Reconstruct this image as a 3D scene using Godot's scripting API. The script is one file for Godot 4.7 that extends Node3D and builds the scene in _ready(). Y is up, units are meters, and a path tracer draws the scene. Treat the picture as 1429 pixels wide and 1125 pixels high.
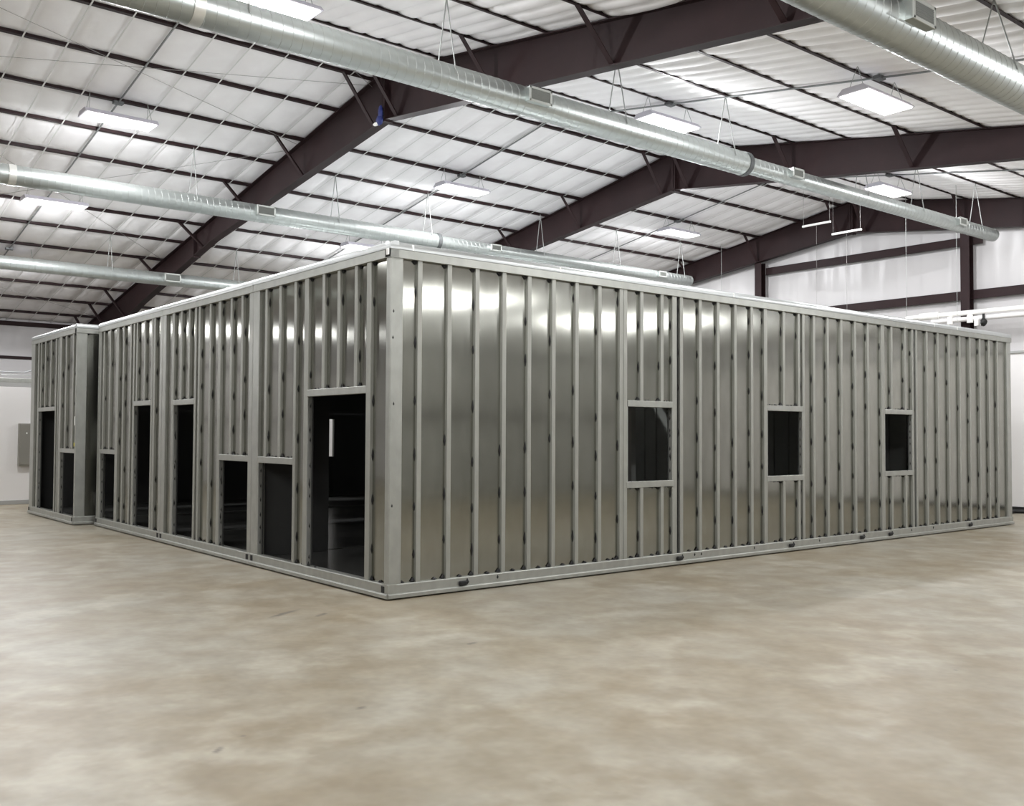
extends Node3D
# A pre-engineered steel hall with a galvanized modular steel room. x runs along the long face of the room,
# -z along its short face, y is up; the near bottom corner of the room is the origin.

const RIDGE_Z := -5.97
const RIDGE_Y := 8.58            # underside of the purlins at the ridge
const FRAMES := [-12.1, -4.1, 3.61, 11.6, 19.16]
const PURLINS := [0.4, 1.78, 3.27, 4.58, 5.92, 7.3, 8.72, 10.13, 11.68, 13.23, 14.79, 16.36, 17.9]
const X_FRONT := -16.2
const X_END := 19.62
const Z_LEFT := -24.9
const Z_RIGHT := 12.95
const LIGHT_X := [-8.0, -0.24, 7.65, 15.35]
const LIGHT_Z := [-22.4, -18.0, -13.6, -9.15, -2.7, 1.5, 6.2, 11.0]

var M := {}
var cache := {}
var rng := RandomNumberGenerator.new()
var noise := FastNoiseLite.new()

func _ready():
	rng.seed = 7
	noise.seed = 3
	noise.frequency = 1.0
	# ---------------------------------------------------------------- camera, sky, exposure
	var cam := Camera3D.new()
	cam.name = "camera"
	add_child(cam)
	cam.fov = rad_to_deg(2.0 * atan(562.5 / 1354.74))
	cam.position = Vector3(-5.811, 1.8666, 9.3412)
	cam.rotation = Vector3(0.0320, -0.6819, 0.0048)
	cam.near = 0.05
	cam.far = 200.0
	cam.current = true
	var env := Environment.new()
	env.background_mode = Environment.BG_COLOR
	env.background_color = Color(0.6, 0.65, 0.7)
	env.tonemap_mode = Environment.TONE_MAPPER_LINEAR
	env.tonemap_exposure = 1.16
	env.sdfgi_enabled = true
	env.ssao_enabled = true
	env.ssil_enabled = true
	var we := WorldEnvironment.new()
	we.name = "world_environment"
	we.environment = env
	add_child(we)
	materials()
	build_floor()
	build_walls()
	build_ceiling()
	build_frames()
	build_modules()
	build_ducts()
	build_lights()
	build_conduits()
	build_details()

# ==================================================================== helpers
func meta(o, label: String, category: String, group := "", kind := ""):
	if label: o.set_meta("label", label)
	if category: o.set_meta("category", category)
	if group: o.set_meta("group", group)
	if kind: o.set_meta("kind", kind)
	return o

func node(called: String, at := Vector3.ZERO, parent: Node = self) -> Node3D:
	var o := Node3D.new()
	o.name = called
	parent.add_child(o, true)
	o.position = at
	return o

func numbered(called: String, n: int) -> String:
	return called if n == 0 else "%s_%03d" % [called, n]

func put(called: String, mesh: Mesh, mat: Material, parent: Node, at := Vector3.ZERO) -> MeshInstance3D:
	var o := MeshInstance3D.new()
	o.name = called
	o.mesh = mesh
	o.material_override = mat
	parent.add_child(o, true)
	o.position = at
	return o

func begin() -> SurfaceTool:
	var st := SurfaceTool.new()
	st.begin(Mesh.PRIMITIVE_TRIANGLES)
	return st

# one flat face, its normal turned towards the hint
func tri(st: SurfaceTool, a: Vector3, b: Vector3, c: Vector3, hint: Vector3):
	var n := (c - a).cross(b - a)
	if n.dot(hint) < 0:
		var t := b
		b = c
		c = t
		n = -n
	n = n.normalized()
	for p in [a, b, c]:
		st.set_normal(n)
		st.add_vertex(p)

func quad(st: SurfaceTool, a: Vector3, b: Vector3, c: Vector3, d: Vector3, hint: Vector3):
	tri(st, a, b, c, hint)
	tri(st, a, c, d, hint)

# box with chamfered edges
func cbox(st: SurfaceTool, c: Vector3, s: Vector3, bev := 0.004, rot := Basis.IDENTITY):
	var h := s * 0.5
	bev = min(bev, min(h.x, min(h.y, h.z)) * 0.6)
	var ax := [Vector3.RIGHT, Vector3.UP, Vector3.BACK]
	for i in 3:
		var j := (i + 1) % 3
		var k := (i + 2) % 3
		for sg in [-1.0, 1.0]:
			var o: Vector3 = ax[i] * h[i] * sg
			var u: Vector3 = ax[j] * (h[j] - bev)
			var v: Vector3 = ax[k] * (h[k] - bev)
			quad(st, c + rot * (o - u - v), c + rot * (o + u - v), c + rot * (o + u + v), c + rot * (o - u + v), rot * o)
			for sh in [-1.0, 1.0]:      # edge between face i(sg) and face j(sh)
				var p1: Vector3 = ax[i] * h[i] * sg + ax[j] * (h[j] - bev) * sh
				var p2: Vector3 = ax[i] * (h[i] - bev) * sg + ax[j] * h[j] * sh
				quad(st, c + rot * (p1 - v), c + rot * (p1 + v), c + rot * (p2 + v), c + rot * (p2 - v), rot * (ax[i] * sg + ax[j] * sh))
	for sx in [-1.0, 1.0]:
		for sy in [-1.0, 1.0]:
			for sz in [-1.0, 1.0]:
				var q := Vector3(sx, sy, sz)
				var i2 := h - Vector3(bev, bev, bev)
				tri(st, c + rot * (q * Vector3(h.x, i2.y, i2.z)), c + rot * (q * Vector3(i2.x, h.y, i2.z)), c + rot * (q * Vector3(i2.x, i2.y, h.z)), rot * q)

func box_mesh(s: Vector3, bev := 0.004) -> Mesh:
	var key := "b%.3f_%.3f_%.3f_%.4f" % [s.x, s.y, s.z, bev]
	if not cache.has(key):
		var st := begin()
		cbox(st, Vector3.ZERO, s, bev)
		cache[key] = st.commit()
	return cache[key]

# a box part given by its two corners
func slab(called: String, a: Vector3, b: Vector3, mat: Material, parent: Node, bev := 0.004) -> MeshInstance3D:
	var s := (b - a).abs()
	return put(called, box_mesh(s, bev), mat, parent, (a + b) * 0.5)

func side_basis(d: Vector3) -> Basis:
	var z := d.normalized()
	var x := (Vector3.UP if abs(z.y) < 0.95 else Vector3.RIGHT).cross(z).normalized()
	return Basis(x, z.cross(x), z)

# a round rod with smooth sides and flat ends
func rod(st: SurfaceTool, a: Vector3, b: Vector3, r: float, n := 10, r2 := -1.0, capped := true):
	if r2 < 0: r2 = r
	var bs := side_basis(b - a)
	for i in n:
		var t0 := TAU * i / n
		var t1 := TAU * (i + 1) / n
		var d0 := bs.x * cos(t0) + bs.y * sin(t0)
		var d1 := bs.x * cos(t1) + bs.y * sin(t1)
		var P := [a + d0 * r, a + d1 * r, b + d1 * r2, b + d0 * r2]
		var N := [d0, d1, d1, d0]
		for q in [[0, 2, 1], [0, 3, 2]]:
			var w: Array = q
			if (P[w[2]] - P[w[0]]).cross(P[w[1]] - P[w[0]]).dot(d0) < 0: w = [q[0], q[2], q[1]]
			for k in w:
				st.set_normal(N[k])
				st.add_vertex(P[k])
		if capped:
			tri(st, a, P[0], P[1], -bs.z)
			tri(st, b, P[3], P[2], bs.z)

func rod_mesh(a: Vector3, b: Vector3, r: float, n := 10) -> Mesh:
	var st := begin()
	rod(st, a, b, r, n)
	return st.commit()

# a prism: polygon in the plane of axes u, v, pushed from w0 to w1 along w
func prism(st: SurfaceTool, poly: Array, u: Vector3, v: Vector3, w: Vector3, w0: float, w1: float):
	var pts := PackedVector2Array(poly)
	var idx := Geometry2D.triangulate_polygon(pts)
	for k in range(0, idx.size(), 3):
		for e in [[w0, -w], [w1, w]]:
			var q := []
			for m in 3:
				var p: Vector2 = pts[idx[k + m]]
				q.append(u * p.x + v * p.y + w * e[0])
			tri(st, q[0], q[1], q[2], e[1])
	var ccw := not Geometry2D.is_polygon_clockwise(pts)
	for i in pts.size():
		var a := pts[i]
		var b := pts[(i + 1) % pts.size()]
		var t := b - a
		var nn := Vector2(t.y, -t.x) if ccw else Vector2(-t.y, t.x)
		quad(st, u * a.x + v * a.y + w * w0, u * b.x + v * b.y + w * w0, u * b.x + v * b.y + w * w1, u * a.x + v * a.y + w * w1, u * nn.x + v * nn.y)

func roof_y(z: float) -> float:
	return RIDGE_Y - abs(z - RIDGE_Z) / 6.0

# ==================================================================== materials
func std(c: Color, rough := 0.6, metal := 0.0) -> StandardMaterial3D:
	var m := StandardMaterial3D.new()
	m.albedo_color = c
	m.roughness = rough
	m.metallic = metal
	return m

func noise_tex(freq: float, lo: Color, hi: Color, size := 512, octaves := 4, seed_ := 1, stretch := false) -> NoiseTexture2D:
	var n := FastNoiseLite.new()
	n.seed = seed_
	n.noise_type = FastNoiseLite.TYPE_SIMPLEX_SMOOTH
	n.frequency = freq
	n.fractal_octaves = octaves
	var g := Gradient.new()
	g.set_color(0, lo)
	g.set_color(1, hi)
	var t := NoiseTexture2D.new()
	t.width = size
	t.height = size
	t.seamless = true
	t.noise = n
	t.color_ramp = g
	return t

func triplanar(m: StandardMaterial3D, scale: Vector3):
	m.uv1_triplanar = true
	m.uv1_world_triplanar = true
	m.uv1_scale = scale

func materials():
	# galvanized wall sheets: smooth, mirror-like with a soft blur, faintly mottled
	var s := std(Color.WHITE, 0.17, 1.0)
	s.anisotropy_enabled = true
	s.anisotropy = 0.97
	s.albedo_texture = noise_tex(0.012, Color(0.575, 0.575, 0.545), Color(0.62, 0.62, 0.59), 512, 4, 5)
	triplanar(s, Vector3(0.8, 0.25, 0.8))
	M.sheet = s
	var f := std(Color.WHITE, 0.48, 0.55)
	f.albedo_texture = noise_tex(0.02, Color(0.57, 0.572, 0.545), Color(0.62, 0.622, 0.595), 512, 4, 8)
	triplanar(f, Vector3(0.8, 0.2, 0.8))
	M.stud = f
	var r := std(Color.WHITE, 0.42, 0.65)
	r.albedo_texture = noise_tex(0.02, Color(0.595, 0.6, 0.575), Color(0.65, 0.652, 0.63), 512, 4, 11)
	triplanar(r, Vector3(0.5, 0.3, 0.5))
	M.rail = r
	M.roll = std(Color(0.76, 0.77, 0.765), 0.34, 0.8)
	M.weld = std(Color(0.035, 0.032, 0.03), 0.7)
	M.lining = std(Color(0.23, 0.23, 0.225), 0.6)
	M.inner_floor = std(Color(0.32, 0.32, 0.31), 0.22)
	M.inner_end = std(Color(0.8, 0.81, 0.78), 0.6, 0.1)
	M.duct = std(Color.WHITE, 0.36, 0.8)
	M.duct.albedo_texture = noise_tex(0.03, Color(0.69, 0.71, 0.70), Color(0.72, 0.74, 0.73), 256, 3, 21)
	triplanar(M.duct, Vector3(0.7, 0.7, 0.7))
	M.duct_seam = std(Color(0.7, 0.71, 0.7), 0.45, 0.8)
	M.duct_strap = std(Color(0.9, 0.9, 0.88), 0.3, 0.7)
	M.duct_dark = std(Color(0.36, 0.37, 0.37), 0.5, 0.6)
	M.grille = std(Color(0.5, 0.51, 0.49), 0.6, 0.2)
	M.grille_frame = std(Color(0.74, 0.75, 0.73), 0.45, 0.4)
	M.iron = std(Color.WHITE, 0.55)
	M.iron.metallic_specular = 0.3
	M.iron.albedo_texture = noise_tex(0.01, Color(0.155, 0.105, 0.11), Color(0.178, 0.12, 0.123), 256, 3, 31)
	triplanar(M.iron, Vector3(0.4, 0.4, 0.4))
	M.fabric = std(Color.WHITE, 0.75)
	M.fabric.albedo_texture = noise_tex(0.008, Color(0.93, 0.92, 0.925), Color(0.965, 0.96, 0.963), 512, 4, 41)
	triplanar(M.fabric, Vector3(0.3, 0.3, 0.3))
	M.strap = std(Color(0.82, 0.82, 0.81), 0.5)
	M.vinyl = std(Color(0.76, 0.75, 0.75), 0.34)
	M.wall_grey = std(Color(0.6, 0.6, 0.585), 0.5)
	M.liner = std(Color(0.87, 0.86, 0.855), 0.5)
	M.trim = std(Color(0.62, 0.62, 0.61), 0.5)
	M.conduit = std(Color(0.55, 0.56, 0.56), 0.45, 0.6)
	M.box_grey = std(Color(0.4, 0.41, 0.41), 0.5, 0.3)
	M.wire = std(Color(0.62, 0.63, 0.62), 0.5, 0.5)
	M.rod = std(Color(0.55, 0.54, 0.53), 0.6)
	M.housing = std(Color(0.8, 0.79, 0.83), 0.5)
	M.panel_grey = std(Color(0.5, 0.49, 0.46), 0.55)
	M.pvc = std(Color(0.96, 0.955, 0.94), 0.35)
	M.black = std(Color(0.05, 0.05, 0.05), 0.6)
	M.blue = std(Color(0.1, 0.15, 0.4), 0.6)
	M.paper = std(Color(0.95, 0.95, 0.93), 0.7)
	M.yellow = std(Color(0.8, 0.75, 0.1), 0.6)
	M.lens = std(Color(1, 1, 1), 0.4)
	M.lens.emission_enabled = true
	M.lens.emission = Color(1.0, 0.985, 0.97)
	M.lens.emission_energy_multiplier = 4.0
	# concrete
	var c := std(Color.WHITE, 0.5)
	c.albedo_texture = concrete_texture()
	c.roughness = 0.42
	c.metallic_specular = 0.4
	M.concrete = c

# mottled, power-trowelled slab: tan and grey patches, streaks, pale scuffs and a few dark stains
func concrete_texture() -> ImageTexture:
	var w := 1432
	var h := 1514
	var layers := []
	for d in [[0.0055, 3, 101], [0.02, 5, 102], [0.05, 4, 103], [0.25, 2, 104], [0.014, 5, 105]]:
		var n := FastNoiseLite.new()
		n.seed = d[2]
		n.noise_type = FastNoiseLite.TYPE_SIMPLEX_SMOOTH
		n.frequency = d[0]
		n.fractal_octaves = d[1]
		if d[2] in [102, 105]:
			n.domain_warp_enabled = true
			n.domain_warp_amplitude = 40.0
			n.domain_warp_frequency = 0.008
		layers.append(n.get_image(w, h, false, false, true).get_data())
	var grey := Vector3(0.565, 0.545, 0.495)
	var tan := Vector3(0.505, 0.46, 0.38)
	var pale := Vector3(0.63, 0.61, 0.555)
	var data := PackedByteArray()
	data.resize(w * h * 3)
	var A: PackedByteArray = layers[0]
	var B: PackedByteArray = layers[1]
	var Cc: PackedByteArray = layers[2]
	var D: PackedByteArray = layers[3]
	var E: PackedByteArray = layers[4]
	for i in w * h:
		var a := A[i] / 255.0
		var b := B[i] / 255.0
		var c := Cc[i] / 255.0
		var e := E[i] / 255.0
		var t := clampf((a * 0.35 + b * 0.4 + c * 0.25 - 0.5) * 2.3 + 0.5, 0.0, 1.0)
		var p := clampf((e * 0.75 + c * 0.25 - 0.56) * 2.6, 0.0, 0.5)
		var k := 0.9 + 0.11 * c + 0.08 * (D[i] / 255.0)
		var o := i * 3
		data[o] = int(clampf((lerpf(lerpf(tan.x, grey.x, t), pale.x, p)) * k, 0, 1) * 255)
		data[o + 1] = int(clampf((lerpf(lerpf(tan.y, grey.y, t), pale.y, p)) * k, 0, 1) * 255)
		data[o + 2] = int(clampf((lerpf(lerpf(tan.z, grey.z, t), pale.z, p)) * k, 0, 1) * 255)
	var img := Image.create_from_data(w, h, false, Image.FORMAT_RGB8, data)
	# dark scuffs seen on the slab: x, z, half length, half width, turn
	for s in [[-1.27, 0.0, 0.24, 0.045, 0.5], [-0.6, 2.34, 0.07, 0.03, 0.2], [-2.41, 3.51, 0.045, 0.02, 0.3], [-3.52, 3.76, 0.07, 0.025, 0.8], [1.86, 5.5, 0.02, 0.02, 0], [-1.0, 0.3, 0.12, 0.03, 0.6], [-3.3, 3.6, 0.03, 0.015, 0.6], [0.9, 2.0, 0.02, 0.015, 0.1]]:
		var px: float = (s[0] - X_FRONT) / (X_END - X_FRONT) * w
		var py: float = (s[1] - Z_LEFT) / (Z_RIGHT - Z_LEFT) * h
		var rx := int(ceil(s[2] * 40 + 3))
		for yy in range(int(py) - rx, int(py) + rx + 1):
			for xx in range(int(px) - rx, int(px) + rx + 1):
				var q := Vector2(xx - px, yy - py).rotated(s[4]) / 40.0
				var g: float = Vector2(q.x / s[2], q.y / s[3]).length() + noise.get_noise_2d(xx * 0.3, yy * 0.3) * 0.5
				if g < 1.0:
					var v := img.get_pixel(xx, yy)
					img.set_pixel(xx, yy, v.lerp(Color(0.36, 0.34, 0.31), clampf((1.0 - g) * 2.0, 0, 0.75)))
	return ImageTexture.create_from_image(img)

# ==================================================================== floor and walls
func build_floor():
	var st := begin()
	var a := Vector3(X_FRONT, 0, Z_LEFT)
	var b := Vector3(X_END, 0, Z_RIGHT)
	var c := [Vector3(a.x, 0, a.z), Vector3(b.x, 0, a.z), Vector3(b.x, 0, b.z), Vector3(a.x, 0, b.z)]
	var uv := [Vector2(0, 0), Vector2(1, 0), Vector2(1, 1), Vector2(0, 1)]
	for k in [0, 1, 2, 0, 2, 3]:
		st.set_normal(Vector3.UP)
		st.set_uv(uv[k])
		st.add_vertex(c[k])
	for k in 4:
		var p: Vector3 = c[k]
		var q: Vector3 = c[(k + 1) % 4]
		st.set_uv(Vector2.ZERO)
		quad(st, p, q, q + Vector3.DOWN * 0.25, p + Vector3.DOWN * 0.25, (p + q) * 0.5 - (a + b) * 0.5)
	quad(st, c[0] + Vector3.DOWN * 0.25, c[1] + Vector3.DOWN * 0.25, c[2] + Vector3.DOWN * 0.25, c[3] + Vector3.DOWN * 0.25, Vector3.DOWN)
	var o := put("floor", st.commit(), M.concrete, self)
	meta(o, "wide bare concrete floor with tan and grey mottling", "", "", "structure")

# a wall blanket with soft vertical folds; origin, direction along, inward normal
func blanket(o: Vector3, along: Vector3, inward: Vector3, length: float, top: Callable, y0: float, step: float, depth: float, rows := 8) -> Mesh:
	var st := begin()
	st.set_smooth_group(0)
	var cols := int(length / step)
	var g := []
	for i in cols + 1:
		var s := length * i / cols
		var col := []
		for j in rows + 1:
			var y := lerpf(y0, top.call(s), float(j) / rows)
			var d: float = depth * (noise.get_noise_2d(s * 1.7 + 11.0, y * 0.12) + 0.6 * noise.get_noise_2d(s * 4.1, y * 0.25 + 40.0))
			col.append(o + along * s + Vector3.UP * y + inward * d)
		g.append(col)
	for i in cols:
		for j in rows:
			for p in ordered(g[i][j], g[i + 1][j], g[i + 1][j + 1], g[i][j + 1], inward):
				st.add_vertex(p)
	st.index()
	st.generate_normals()
	return st.commit()

func ordered(a: Vector3, b: Vector3, c: Vector3, d: Vector3, hint: Vector3) -> Array:
	if (c - a).cross(b - a).dot(hint) < 0:
		return [a, c, b, a, d, c]
	return [a, b, c, a, c, d]

func build_walls():
	var w := X_END - X_FRONT
	var d := Z_RIGHT - Z_LEFT
	# gable wall at the far end
	var e := node("wall_end")
	meta(e, "far gable wall of white faced insulation above a white liner", "", "", "structure")
	var roof_of := func(s): return roof_y(Z_LEFT + s) + 0.02
	put("insulation_facing", blanket(Vector3(X_END - 0.06, 0, Z_LEFT), Vector3.BACK, Vector3.LEFT, d, roof_of, 3.95, 0.09, 0.028, 10), M.vinyl, e)
	slab("liner_panel", Vector3(X_END - 0.09, 0.02, Z_LEFT + 0.1), Vector3(X_END - 0.04, 4.0, Z_RIGHT - 0.1), M.liner, e)
	slab("ledge", Vector3(X_END - 0.14, 3.97, Z_LEFT + 0.1), Vector3(X_END - 0.02, 4.03, Z_RIGHT - 0.1), M.trim, e)
	var st := begin()
	prism(st, [Vector2(Z_LEFT, -0.25), Vector2(Z_RIGHT, -0.25), Vector2(Z_RIGHT, roof_y(Z_RIGHT) + 0.4), Vector2(RIDGE_Z, RIDGE_Y + 0.4), Vector2(Z_LEFT, roof_y(Z_LEFT) + 0.4)], Vector3.BACK, Vector3.UP, Vector3.RIGHT, X_END, X_END + 0.2)
	put("outer_skin", st.commit(), M.liner, e)
	# gable wall behind the camera
	var fr := node("wall_front")
	meta(fr, "near gable wall of white liner panels behind the viewer", "", "", "structure")
	st = begin()
	prism(st, [Vector2(Z_LEFT, -0.25), Vector2(Z_RIGHT, -0.25), Vector2(Z_RIGHT, roof_y(Z_RIGHT) + 0.4), Vector2(RIDGE_Z, RIDGE_Y + 0.4), Vector2(Z_LEFT, roof_y(Z_LEFT) + 0.4)], Vector3.BACK, Vector3.UP, Vector3.RIGHT, X_FRONT - 0.2, X_FRONT)
	put("outer_skin", st.commit(), M.vinyl, fr)
	# eave walls
	for k in 2:
		var z: float = [Z_LEFT, Z_RIGHT][k]
		var inward: Vector3 = [Vector3.BACK, Vector3.FORWARD][k]
		var o := node(["wall_left", "wall_right"][k])
		meta(o, ["long eave wall of white faced insulation beyond the low partition", "long grey eave wall on the camera's side of the hall"][k], "", "", "structure")
		var flat := func(_s): return roof_y(z) + 0.05
		put("insulation_facing", blanket(Vector3(X_FRONT, 0, z) + inward * 0.05, Vector3.RIGHT, inward, w, flat, 0.02, 0.12, 0.025, 8), [M.vinyl, M.wall_grey][k], o)
		slab("outer_skin", Vector3(X_FRONT, -0.25, z), Vector3(X_END, roof_y(z) + 0.4, z - inward.z * 0.2), M.liner, o)
		for y in [2.3, 4.2]:
			slab("girt", Vector3(X_FRONT, y, z + inward.z * 0.02), Vector3(X_END - 0.1, y + 0.09, z + inward.z * 0.12), M.iron, o)
		slab("eave_strut", Vector3(X_FRONT, roof_y(z) - 0.16, z + inward.z * 0.02), Vector3(X_END - 0.1, roof_y(z) - 0.02, z + inward.z * 0.14), M.iron, o)
	# low partition in front of the left eave wall
	var p := node("wall_partition")
	meta(p, "low smooth white partition wall behind the farthest steel module", "", "", "structure")
	slab("board", Vector3(-2.6, 0, -18.22), Vector3(X_END - 0.1, 3.02, -18.1), M.liner, p)
	meta(slab("wall_partition_side", Vector3(-2.6, 0, Z_LEFT + 0.15), Vector3(-2.48, 3.02, -18.23), M.liner, self), "side return of the low white partition", "", "", "structure")
	slab("top_rail", Vector3(-2.62, 3.02, -18.24), Vector3(X_END - 0.1, 3.13, -18.1), M.trim, p)
	slab("cap", Vector3(-2.62, 3.13, -18.24), Vector3(X_END - 0.1, 3.24, -18.1), M.rail, p)
	var b := slab("baseboard_partition", Vector3(-2.6, 0, -18.1), Vector3(X_END - 0.12, 0.11, -18.075), M.trim, self)
	meta(b, "grey skirting along the foot of the white partition", "", "", "structure")
	b = slab("baseboard_end", Vector3(X_END - 0.14, 0, Z_LEFT + 0.1), Vector3(X_END - 0.09, 0.1, Z_RIGHT - 0.1), M.black, self)
	meta(b, "black skirting strip along the foot of the far gable wall", "", "", "structure")
	# sectional door in the left eave wall, mirrored faintly in the steel
	var dr := node("door_1", Vector3(-11.6, 0, Z_LEFT + 0.2))
	meta(dr, "white sectional overhead door in the long eave wall", "", "", "structure")
	for i in 8:
		slab("door_panel", Vector3(-2.1, 0.01 + i * 0.53, -0.03), Vector3(2.1, 0.52 + i * 0.53, 0.03), M.liner, dr, 0.02)
	for sx in [-1, 1]:
		slab("door_track", Vector3(sx * 2.13, 0, -0.06), Vector3(sx * 2.23, 4.4, 0.06), M.conduit, dr)

# ==================================================================== roof
func build_ceiling():
	var c := node("ceiling")
	meta(c, "pitched roof of white quilted insulation between dark purlins", "", "", "structure")
	for side in [-1, 1]:
		var lim: float = (RIDGE_Z - Z_LEFT) if side < 0 else (Z_RIGHT - RIDGE_Z)
		var edges := [0.0]
		edges.append_array(PURLINS)
		edges.append(lim)
		for j in edges.size() - 1:
			for b in range(1, FRAMES.size()):
				var x0: float = FRAMES[b - 1]
				var x1: float = FRAMES[b]
				if b == FRAMES.size() - 1: x1 = X_END
				put("insulation_panel", quilt(x0, x1, edges[j], edges[j + 1], side, b > 1 and not (side > 0 and j > 9)), M.fabric, c)
			put("insulation_panel", quilt(X_FRONT, FRAMES[0], edges[j], edges[j + 1], side, false), M.fabric, c)
		for dd in PURLINS:
			var z: float = RIDGE_Z + side * dd
			var y := roof_y(z)
			var st := begin()
			# cold-formed zee: bottom flange, web, lip
			prism(st, [Vector2(-0.034, 0), Vector2(0.034, 0), Vector2(0.034, 0.006), Vector2(0.006, 0.006), Vector2(0.006, 0.2), Vector2(-0.006, 0.2), Vector2(-0.006, 0.02), Vector2(-0.03, 0.02), Vector2(-0.034, 0.016)], Vector3(0, -side / 6.0, 1.0).normalized(), Vector3.UP, Vector3.RIGHT, X_FRONT, X_END - 0.02)
			put("purlin", st.commit(), M.iron, c, Vector3(0, y, z))
		# roof deck above the insulation
		var st2 := begin()
		var sl := Vector3(0, -1.0 / 6.0, side)
		var p0 := Vector3(X_FRONT - 0.2, RIDGE_Y + 0.24, RIDGE_Z)
		prism(st2, [Vector2(0, 0), Vector2(lim + 0.3, 0), Vector2(lim + 0.3, 0.1), Vector2(0, 0.1)], sl, Vector3.UP, Vector3.RIGHT, 0, X_END - X_FRONT + 0.4)
		put("roof_deck", st2.commit(), M.liner, c, p0)
	# banding straps under the purlins of the far slope
	for k in range(-5, 29):
		var x := -0.22 + 0.657 * k
		if x > X_END - 0.3: continue
		var near_frame := false
		for fx in FRAMES:
			if abs(fx - x) < 0.14: near_frame = true
		if near_frame: continue
		var st3 := begin()
		var zl := Z_LEFT + 0.1
		var a := Vector3(x, RIDGE_Y - 0.004, RIDGE_Z - 0.02)
		var b2 := Vector3(x, roof_y(zl) - 0.004, zl)
		var rot := Basis(Vector3.RIGHT, (b2 - a).normalized().cross(Vector3.RIGHT), (b2 - a).normalized())
		cbox(st3, (a + b2) * 0.5, Vector3(0.025, 0.003, (b2 - a).length()), 0.001, rot)
		put("strap", st3.commit(), M.strap, c)

# insulation pressed up between purlins and bulging between the straps
func quilt(x0: float, x1: float, d0: float, d1: float, side: int, fine: bool) -> Mesh:
	var st := begin()
	st.set_smooth_group(0)
	var xs := []
	var cell := []
	if fine:
		var k0 := int(ceil((x0 + 0.05 + 0.22) / 0.657))
		var cuts := [x0]
		while -0.22 + 0.657 * k0 < x1 - 0.15:
			if -0.22 + 0.657 * k0 > x0 + 0.15: cuts.append(-0.22 + 0.657 * k0)
			k0 += 1
		cuts.append(x1)
		var per := 7 if side < 0 else 12
		for i in cuts.size() - 1:
			for q in per:
				xs.append(lerpf(cuts[i], cuts[i + 1], float(q) / per))
				cell.append(Vector2(float(q) / per, i))
		xs.append(x1)
		cell.append(Vector2(0, cuts.size() - 1))
	else:
		for i in 5:
			xs.append(lerpf(x0, x1, i / 4.0))
			cell.append(Vector2(0, i))
	var rows := 7 if fine else 2
	var amp := []
	for i in 40: amp.append(rng.randf_range(0.035, 0.07))
	var g := []
	for i in xs.size():
		var col := []
		for j in rows + 1:
			var v := float(j) / rows
			var dd := lerpf(d0, d1, v)
			var u: float = cell[i].x
			var bu := 0.0
			var lift := 0.07 if side < 0 else 0.048
			if fine:
				if side < 0:
					bu = amp[int(cell[i].y)] * pow(4.0 * u * (1.0 - u), 0.6) * pow(4.0 * v * (1.0 - v), 0.45)
				else:      # loose rolls on the near slope
					bu = amp[int(cell[i].y)] * 1.05 * pow(abs(sin(TAU * u)), 0.55) * (0.45 + 0.55 * pow(4.0 * v * (1.0 - v), 0.5))
				bu += 0.012 * noise.get_noise_2d(xs[i] * 2.3, dd * 0.8 + side * 50.0)
				bu += 0.006 * noise.get_noise_2d(xs[i] * 6.0, dd * 1.5 + side * 90.0)
			col.append(Vector3(xs[i], RIDGE_Y - dd / 6.0 + lift - bu, RIDGE_Z + side * dd))
		g.append(col)
	for i in xs.size() - 1:
		for j in rows:
			for p in ordered(g[i][j], g[i + 1][j], g[i + 1][j + 1], g[i][j + 1], Vector3.DOWN):
				st.add_vertex(p)
	st.index()
	st.generate_normals()
	return st.commit()

func rafter_low(d: float, side := 1) -> float:
	if side > 0: return 7.66 - 0.1235 * d if d < 12.0 else lerpf(6.178, 4.35, (d - 12.0) / 6.4)
	if d < 8.1: return 7.66 - 0.1235 * d
	if d < 13.4: return lerpf(6.66, 5.64, (d - 8.1) / 5.3)
	return lerpf(5.64, 4.35, (d - 13.4) / 5.0)

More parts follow.
